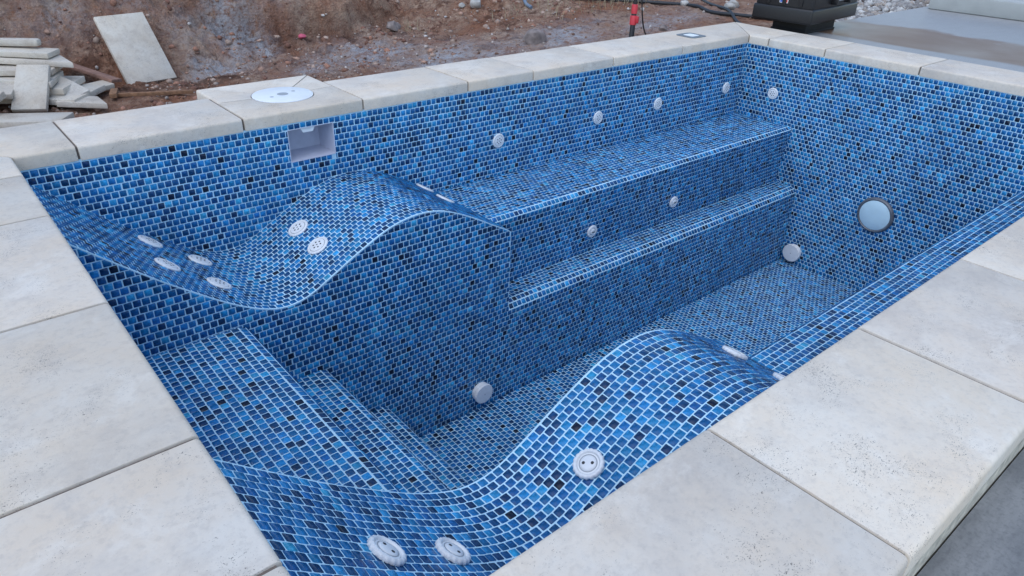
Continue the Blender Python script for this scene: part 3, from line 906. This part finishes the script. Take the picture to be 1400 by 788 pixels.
def piece(name, c, dims, yaw, label, pitch=0, roll=0, mat='offcut', bev=.005, cat='stone offcut', group=OFF, taper=0):
    bm = bmesh.new()
    a, b, h = dims
    vs = add_box(bm, -a / 2, a / 2, -b / 2, b / 2, -h / 2, h / 2)
    if taper:
        for v in vs:
            if v.co.x > 0 and v.co.y > 0: v.co.x -= taper
    bevel(bm, bev, 2)
    o = from_bm(name, bm, mat, None, 40)
    o.location = c
    o.rotation_euler = (math.radians(roll), math.radians(pitch), math.radians(yaw))
    return tag(o, label, cat, group)
slab4('stone_offcut', (.282, 2.677, -.455), (.46, 2.577, -.455), (.573, 2.778, -.228), (.41, 2.905, -.232), .036,
      'grey-cream travertine piece propped upright at the front of the offcut heap', 'stone offcut', group=OFF)
piece('stone_offcut', (.40, 3.26, -.15), (.50, .07, .05), -35, 'narrow round-edged travertine strip on top of the offcut heap', mat='offcut', bev=.02)
piece('stone_offcut', (.43, 3.17, -.20), (.55, .17, .035), -36, 'flat travertine strip just under the topmost strip of the heap', pitch=2)
piece('stone_offcut', (.50, 3.12, -.245), (.72, .22, .036), -38, 'long travertine piece with a slanted end in the heap', taper=.2, pitch=2)
piece('stone_offcut', (.38, 3.10, -.29), (.62, .26, .036), -30, 'broad travertine slab in the middle of the heap', roll=2)
piece('stone_offcut', (.40, 3.05, -.34), (.70, .32, .036), -44, 'wide travertine slab low in the heap', taper=.12)
piece('stone_offcut', (.42, 3.02, -.39), (.66, .36, .040), -33, 'wide travertine slab second from the ground in the heap')
piece('stone_offcut', (.45, 2.98, -.44), (.80, .40, .040), -40, 'wide travertine slab at the bottom of the heap')
piece('stone_offcut', (.60, 2.80, -.40), (.30, .20, .036), -62, 'slanting travertine piece lying against the right side of the heap', pitch=16, roll=14)
piece('stone_offcut', (.70, 2.62, -.455), (.30, .17, .036), -28, 'travertine piece lying flat at the foot of the heap beside the coping', pitch=4, taper=.1)
piece('stone_offcut', (.14, 2.62, -.38), (.24, .16, .04), 35, 'short travertine block sticking out of the heap at its left', pitch=-18)
piece('stone_offcut', (.30, 2.40, -.46), (.50, .24, .04), -30, 'dusty travertine slab lying under the propped piece', roll=-3)
piece('stone_offcut', (.16, 2.86, -.36), (.40, .20, .036), -20, 'travertine slab wedged behind the propped piece', pitch=3, roll=8)
piece('stone_offcut', (.80, 2.93, -.445), (.30, .10, .036), 22, 'pale narrow travertine strip touching the reddish board', roll=10)
piece('board', (.86, 3.17, -.385), (.46, .10, .022), -56, 'reddish wooden board lying between the stone heap and the leaning slab', mat='redwood', bev=.002, cat='wooden board', group=None, pitch=11, roll=-10)
piece('wooden_stick', (1.13, 2.64, gz(1.13, 2.64) + .022), (.50, .026, .024), -22, 'long brown wooden stick on the dirt below the leaning slab', mat='wood', bev=.002, cat='stick', group=None)
piece('wooden_stick', (.90, 2.74, gz(.9, 2.74) + .03), (.16, .045, .03), 72, 'short brown wooden block at the end of the long stick', mat='wood', bev=.002, cat='stick', group=None)

def boulder(name, x, y, r, label, mat='rock', sq=(1, 1, .75), seed=0, cat='rock', group='loose rocks on the dirt', z=None, sub=3):
    bm = bmesh.new()
    bmesh.ops.create_icosphere(bm, subdivisions=sub, radius=1)
    rs = np.random.RandomState(seed)
    dirs = rs.normal(size=(9, 3)); dirs /= np.linalg.norm(dirs, axis=1, keepdims=True)
    off = rs.uniform(.55, .92, 9)
    for v in bm.verts:
        p = np.array(v.co)
        for d, o_ in zip(dirs, off):
            e = p @ d
            if e > o_: p = p - d * (e - o_) * .9
        p = p * (1 + .05 * math.sin(7 * p[0] + seed) * math.cos(6 * p[1]))
        v.co = Vector(p * r * np.array(sq))
    o = from_bm(name, bm, mat, None, 35)
    o.location = (x, y, (gz(x, y) if z is None else z) + r * sq[2] * .45)
    o.rotation_euler.z = seed
    return tag(o, label, cat, group)
boulder('rock', 4.10, 2.02, .10, 'large grey-brown rock on the dirt behind the back coping', seed=3)
boulder('rock', 4.40, 3.24, .075, 'smooth grey rock on the flat dirt beyond the bank', 'palerock', seed=5)
boulder('rock', 4.33, 3.38, .035, 'small white stone lying beside the smooth grey rock', 'palerock', seed=6)
boulder('rock', 3.45, 3.25, .075, 'dark rounded rock half sunk in the powdered dirt', seed=8)
boulder('rock', 3.60, 1.55, .045, 'small dark clod close behind the back coping', seed=9)
boulder('rock', 4.95, 1.32, .045, 'small red-brown clod at the foot of the black pole', seed=12)
boulder('rock', 5.86, 1.32, .055, 'pale rock beside the black hoses', 'palerock', seed=13)
boulder('rock', 6.05, 1.42, .075, 'bigger whitish rock behind the black hoses', 'palerock', seed=14)
boulder('rock', 5.75, 1.75, .05, 'small pale rock among the dry grass near the hoses', 'palerock', seed=15)
o = boulder('plastic_scrap', 2.62, 3.42, .035, 'small crumpled pink plastic scrap below the bank', 'pink', seed=21, cat='litter', group=None, sub=2)

# gravel and pebbles nobody could count
def pebbles(name, n, region, smin, smax, cols, seed, label, cat, sink=.35, pw=3.2):
    rs = np.random.RandomState(seed)
    x, y = region(rs, n)
    z = ground_h(x, y)
    b = bmesh.new(); bmesh.ops.create_icosphere(b, subdivisions=1, radius=1)
    b.verts.ensure_lookup_table()
    v = np.array([q.co for q in b.verts]); f = np.array([[q.index for q in fc.verts] for fc in b.faces]); b.free()
    s = smin * (smax / smin) ** (rs.rand(n) ** pw)
    V = v[None] * (1 + rs.normal(0, .16, (n, len(v), 1)))
    V = V * s[:, None, None] * rs.uniform(.6, 1.2, (n, 1, 3))
    V[..., 2] *= .8
    V += np.stack([x, y, z + s * sink], -1)[:, None, :]
    F = (f[None] + (np.arange(n) * len(v))[:, None, None]).reshape(-1, 3)
    o = quads_mesh(name, V.reshape(-1, 3), F, 'pebble')
    c = np.array(cols)[rs.choice(len(cols), n)] * rs.uniform(.7, 1.25, (n, 1))
    C4 = np.concatenate([np.repeat(c, len(v), 0), np.ones((n * len(v), 1))], 1).astype(np.float32)
    at = o.data.attributes.new('tint', 'FLOAT_COLOR', 'POINT'); at.data.foreach_set('color', C4.ravel())
    return tag(o, label, cat, kind='stuff')
def reg_dirt(rs, n):
    x = rs.uniform(-.3, 6.4, n * 6); y = rs.uniform(.5, 5.2, n * 6)
    w = .25 + 1.1 * np.exp(-((y - 2.6) / .8) ** 2) + .5 * (fbm(x, y, 2.5, 3) > .05)
    k = rs.rand(len(x)) < w / w.max(); return x[k][:n], y[k][:n]
pebbles('pebbles', 4500, reg_dirt, .003, .020, [(.32, .25, .21), (.22, .13, .09), (.40, .34, .30), (.16, .09, .065), (.5, .46, .43)], 5, 'small stones and clods strewn over the red-brown dirt', 'pebbles')
def reg_clod(rs, n):
    x = rs.uniform(-.2, 5.4, n * 6); y = rs.uniform(2.3, 4.6, n * 6)
    w = .2 + (fbm(x, y, 3.5, 3) > .03) * 1.0 + .5 * np.exp(-((y - 3.2) / .3) ** 2)
    k = rs.rand(len(x)) < w / w.max(); return x[k][:n], y[k][:n]
pebbles('clods', 2400, reg_clod, .006, .038, [(.36, .22, .16), (.30, .15, .10), (.40, .29, .23), (.2, .095, .065)], 9, 'crumbled clods of earth over the red-brown bank', 'clods', pw=3.0, sink=.0)
def reg_gravel(rs, n):
    x = rs.uniform(5.7, 9.5, n); y = .16 + (.35 + .9 * (x - 5.7) / 2) * rs.rand(n) ** 1.3; return x, y
pebbles('gravel', 4200, reg_gravel, .010, .045, [(.38, .36, .34), (.5, .48, .45), (.26, .24, .23), (.33, .28, .24)], 6, 'pale loose gravel along the far edge of the patio', 'gravel', sink=.5, pw=2.0)
# dry grass
rs = np.random.RandomState(8)
bm = bmesh.new()
for cx, cy, nn, sp in ((5.35, 2.35, 130, .35), (5.9, 2.3, 110, .4), (6.6, 2.6, 110, .45), (5.0, 2.9, 60, .3), (3.62, 3.2, 14, .06)):
    for _ in range(nn):
        x, y = cx + rs.normal(0, sp), cy + rs.normal(0, sp * .6)
        z = gz(x, y) - .005
        a = rs.uniform(0, 6.28); h = rs.uniform(.05, .16); ln = rs.uniform(.03, .12)
        d = Vector((math.cos(a), math.sin(a), 0)); s = Vector((-d.y, d.x, 0)) * rs.uniform(.0015, .003)
        p0 = Vector((x, y, z)); p1 = p0 + d * ln * .4 + Vector((0, 0, h * .7)); p2 = p0 + d * ln + Vector((0, 0, h * .85))
        v = [bm.verts.new(q) for q in (p0 - s, p0 + s, p1 + s * .8, p1 - s * .8, p2)]
        bm.faces.new((v[0], v[1], v[2], v[3])); bm.faces.new((v[3], v[2], v[4]))
tag(from_bm('dry_grass', bm, 'straw'), 'tufts of dry straw-coloured grass on the dirt beyond the pole', 'grass', kind='stuff')

# pole with red clamps
px, py = 3.79, .68
t = thing('pole', 'thin black pole with red clamps standing behind the back coping', 'pole', (px, py, gz(px, py) - .03))
t.rotation_euler = (math.radians(-1.5), math.radians(2.5), 0)
zz = -t.location.z
for nm, z0, z1, r, m in (('shaft', 0, zz + .05, .018, 'black'), ('clamp', zz + .045, zz + .105, .024, 'red'), ('coupling', zz + .105, zz + .117, .018, 'black'), ('clamp', zz + .117, zz + .177, .021, 'red'), ('upper_shaft', zz + .177, zz + 1.2, .012, 'black')):
    bm = bmesh.new(); lathe(bm, [(r, z0), (r, z1 - .004), (r * .92, z1)], 20); from_bm(nm, bm, m, t, 40)
b = bevbox('clamp_lever', (.012, .03, .045), 'red', t, .003); b.location = (0, -.03, zz + .08)
def g3(x, y, dz=.012): return (x, y, gz(x, y) + dz)
tag(tube('cable', [(3.86, .70, .6), (3.9, .72, .28), (3.99, .76, .05), (4.1, .8, -.08), g3(4.25, .8), g3(4.4, .7)], .005, 'hose'), 'thin dark cable hanging beside the black pole', 'cable')
tag(tube('hose', [g3(5.2, 2.9), g3(5.5, 2.3), g3(5.72, 1.9), g3(5.75, 1.6), g3(5.65, 1.35), g3(5.7, 1.0), g3(5.8, .6)], .016, 'hose'), 'black hose curving over the dirt beside the black box', 'hose')
tag(tube('hose', [g3(6.9, 2.9), g3(6.4, 2.2), g3(6.0, 1.65), g3(5.75, 1.25), g3(5.5, .95), g3(5.3, .55)], .014, 'hose'), 'black hose running straight past the pale rocks', 'hose')
tag(tube('hose', [g3(4.83, 2.9, .02), g3(4.84, 3.0, .04), g3(4.92, 3.1, .05), g3(5.1, 3.1, .03)], .018, 'bluehose'), 'short bent blue-grey pipe end lying on the dirt', 'pipe')

# ------------------------------------------------------------------ black box on its stand
bx = thing('storage_box', 'black plastic storage box with wide bottom rim standing on a stand beside the coping', 'box', (5.03, .112, .082))
bx.rotation_euler.z = math.radians(11.0 - 0.0) * 0.0 + math.radians(-11.0) * -0.45
bevbox('tray', (.76, .445, .10), 'black', bx, .014, 3, Matrix.Translation((0, 0, .05)))
bevbox('body', (.742, .428, .24), 'black', bx, .02, 3, Matrix.Translation((0.005, 0, .205)))
bevbox('lid', (.74, .43, .075), 'black', bx, .018, 3, Matrix.Translation((0, 0, .365)))
for y in (-.12, 0, .12):
    bevbox('rib', (.012, .03, .2), 'black', bx, .004, 2, Matrix.Translation((-.368, y, .21)))
for x in (-.22, .05, .30):
    lt = bevbox('latch', (.07, .02, .10), 'black', bx, .005, 2, Matrix.Translation((x, -.220, .30)))
hd = bevbox('handle', (.20, .02, .028), 'grey', bx, .008, 2, Matrix.Translation((.03, -.252, .155)))
for x in (-.08, .14):
    bevbox('handle_bracket', (.03, .045, .06), 'black', bx, .006, 2, Matrix.Translation((x, -.232, .145)))
lb = bevbox('maker_label', (.003, .062, .026), 'labelw', bx, .0008, 1, Matrix.Translation((-.3668, .005, .135)))
bevbox('label_patch', (.0015, .018, .018), 'labelr', lb, .0003, 1, Matrix.Translation((-.0018, -.018, 0)))
bevbox('label_patch', (.0015, .018, .018), 'labelb', lb, .0003, 1, Matrix.Translation((-.0018, .018, 0)))
st = thing('box_stand', 'matt black stand under the black storage box', 'stand', (5.02, .10, 0))
bevbox('column', (.40, .27, .074), 'blackm', st, .01, 2, Matrix.Translation((0, 0, .0375)))
bevbox('foot_plate', (.41, .28, .0145), 'blackm', st, .004, 2, Matrix.Translation((0, 0, .00775)))

# ------------------------------------------------------------------ build the mosaic: the 300 tiles that show largest are objects, the rest one field per surface
bpy.context.view_layer.update()
vs, fs = [], []
for o in COL.objects:
    if o.type != 'MESH' or o.name.startswith(('terrain', 'ground', 'pebbles', 'gravel', 'dry_grass')): continue
    k = len(vs); mw = o.matrix_world
    vs += [mw @ v.co for v in o.data.vertices]
    fs += [[k + i for i in p.vertices] for p in o.data.polygons]
bvh = BVHTree.FromPolygons(vs, fs)
cp = np.array(CAM_POS); RR = np.array(CAM_R)
cand = []
for part, lst in STORE.items():
    if not lst: continue
    V = np.concatenate([a for a, _ in lst]); Cc = np.concatenate([c for _, c in lst])
    STORE[part] = (V, Cc)
    top = V[:, :8]
    d = (top - cp) @ RR.T
    z = d[..., 2]
    uv = np.stack([979.49 * d[..., 0] / z, 979.49 * d[..., 1] / z], -1)
    x_, y_ = uv[..., 0], uv[..., 1]
    area = 0.5 * np.sum(x_ * np.roll(y_, -1, 1) - np.roll(x_, -1, 1) * y_, 1)
    cc = uv.mean(1)
    ok = (z.min(1) > .1) & (np.abs(cc[:, 0]) < 690) & (np.abs(cc[:, 1]) < 384)
    nrm = np.cross(top[:, 2] - top[:, 0], top[:, 4] - top[:, 0])
    face = np.einsum('ij,ij->i', nrm, cp - top.mean(1)) > 0
    a = np.where(ok & face, np.abs(area), 0)
    for i in np.argsort(-a)[:3000]:
        if a[i] > 0: cand.append((a[i], part, i))
cand.sort(key=lambda q: -q[0])
picked = {k: [] for k in PARTS}
cnt = 0
for a, part, i in cand:
    if cnt >= 300: break
    c = STORE[part][0][i, :8].mean(0)
    d = Vector(c) - Vector(CAM_POS); dist = d.length
    hit = bvh.ray_cast(Vector(CAM_POS), d.normalized(), dist - 0.004)
    if hit[0] is None:
        picked[part].append(i); cnt += 1
QUAD = np.array([[8 + i, 8 + (i + 1) % 8, (i + 1) % 8, i] for i in range(8)])
TL = np.concatenate([np.arange(8), QUAD.ravel()])
TS = np.concatenate([[0], 8 + 4 * np.arange(8)]); TT = np.array([8] + [4] * 8)
def tile_mesh(name, V, Cc, extra=()):
    n = len(V)
    vv = V.reshape(-1, 3); loops = (TL[None] + 16 * np.arange(n)[:, None]).ravel()
    start = (TS[None] + 40 * np.arange(n)[:, None]).ravel(); total = np.tile(TT, n)
    col = np.repeat(Cc, 16, 0)
    if extra:
        ev, el, es, et, ec = [], [], [], [], []
        b = len(vv); ls = len(loops)
        for top, bot, c in extra:
            m = len(top)
            ev += [tuple(p) for p in top] + [tuple(p) for p in bot]; ec += [c] * (2 * m)
            el += list(range(b, b + m)); es.append(ls); et.append(m); ls += m
            for i in range(m):
                el += [b + m + i, b + m + (i + 1) % m, b + (i + 1) % m, b + i]; es.append(ls); et.append(4); ls += 4
            b += 2 * m
        vv = np.concatenate([vv, np.array(ev)]); loops = np.concatenate([loops, el]); start = np.concatenate([start, es]); total = np.concatenate([total, et]); col = np.concatenate([col, np.array(ec)])
    me = bpy.data.meshes.new(name)
    me.vertices.add(len(vv)); me.vertices.foreach_set('co', vv.astype(np.float32).ravel())
    me.loops.add(len(loops)); me.loops.foreach_set('vertex_index', loops.astype(np.int32))
    me.polygons.add(len(start)); me.polygons.foreach_set('loop_start', start.astype(np.int32)); me.polygons.foreach_set('loop_total', total.astype(np.int32))
    me.update(calc_edges=True)
    at = me.attributes.new('tint', 'FLOAT_COLOR', 'POINT')
    at.data.foreach_set('color', np.concatenate([col, np.ones((len(col), 1))], 1).astype(np.float32).ravel())
    me.materials.append(MT['tile'])
    return me
nt = 0
for part, data in STORE.items():
    if isinstance(data, list): continue
    V, Cc = data
    par = PARTS[part]
    sel = np.zeros(len(V), bool)
    for i in picked[part]:
        sel[i] = True
        c = V[i].mean(0)
        me = tile_mesh('tile', (V[i] - c)[None], Cc[i][None])
        o = bpy.data.objects.new('tile', me); COL.objects.link(o); o.parent = par; o.location = c
    nt += len(V)
    me = tile_mesh('mosaic', V[~sel], Cc[~sel], CLIPPED[part])
    o = bpy.data.objects.new('mosaic', me); COL.objects.link(o); o.parent = par
    o['kind'] = 'stuff'
print('tiles', nt, 'single', cnt)
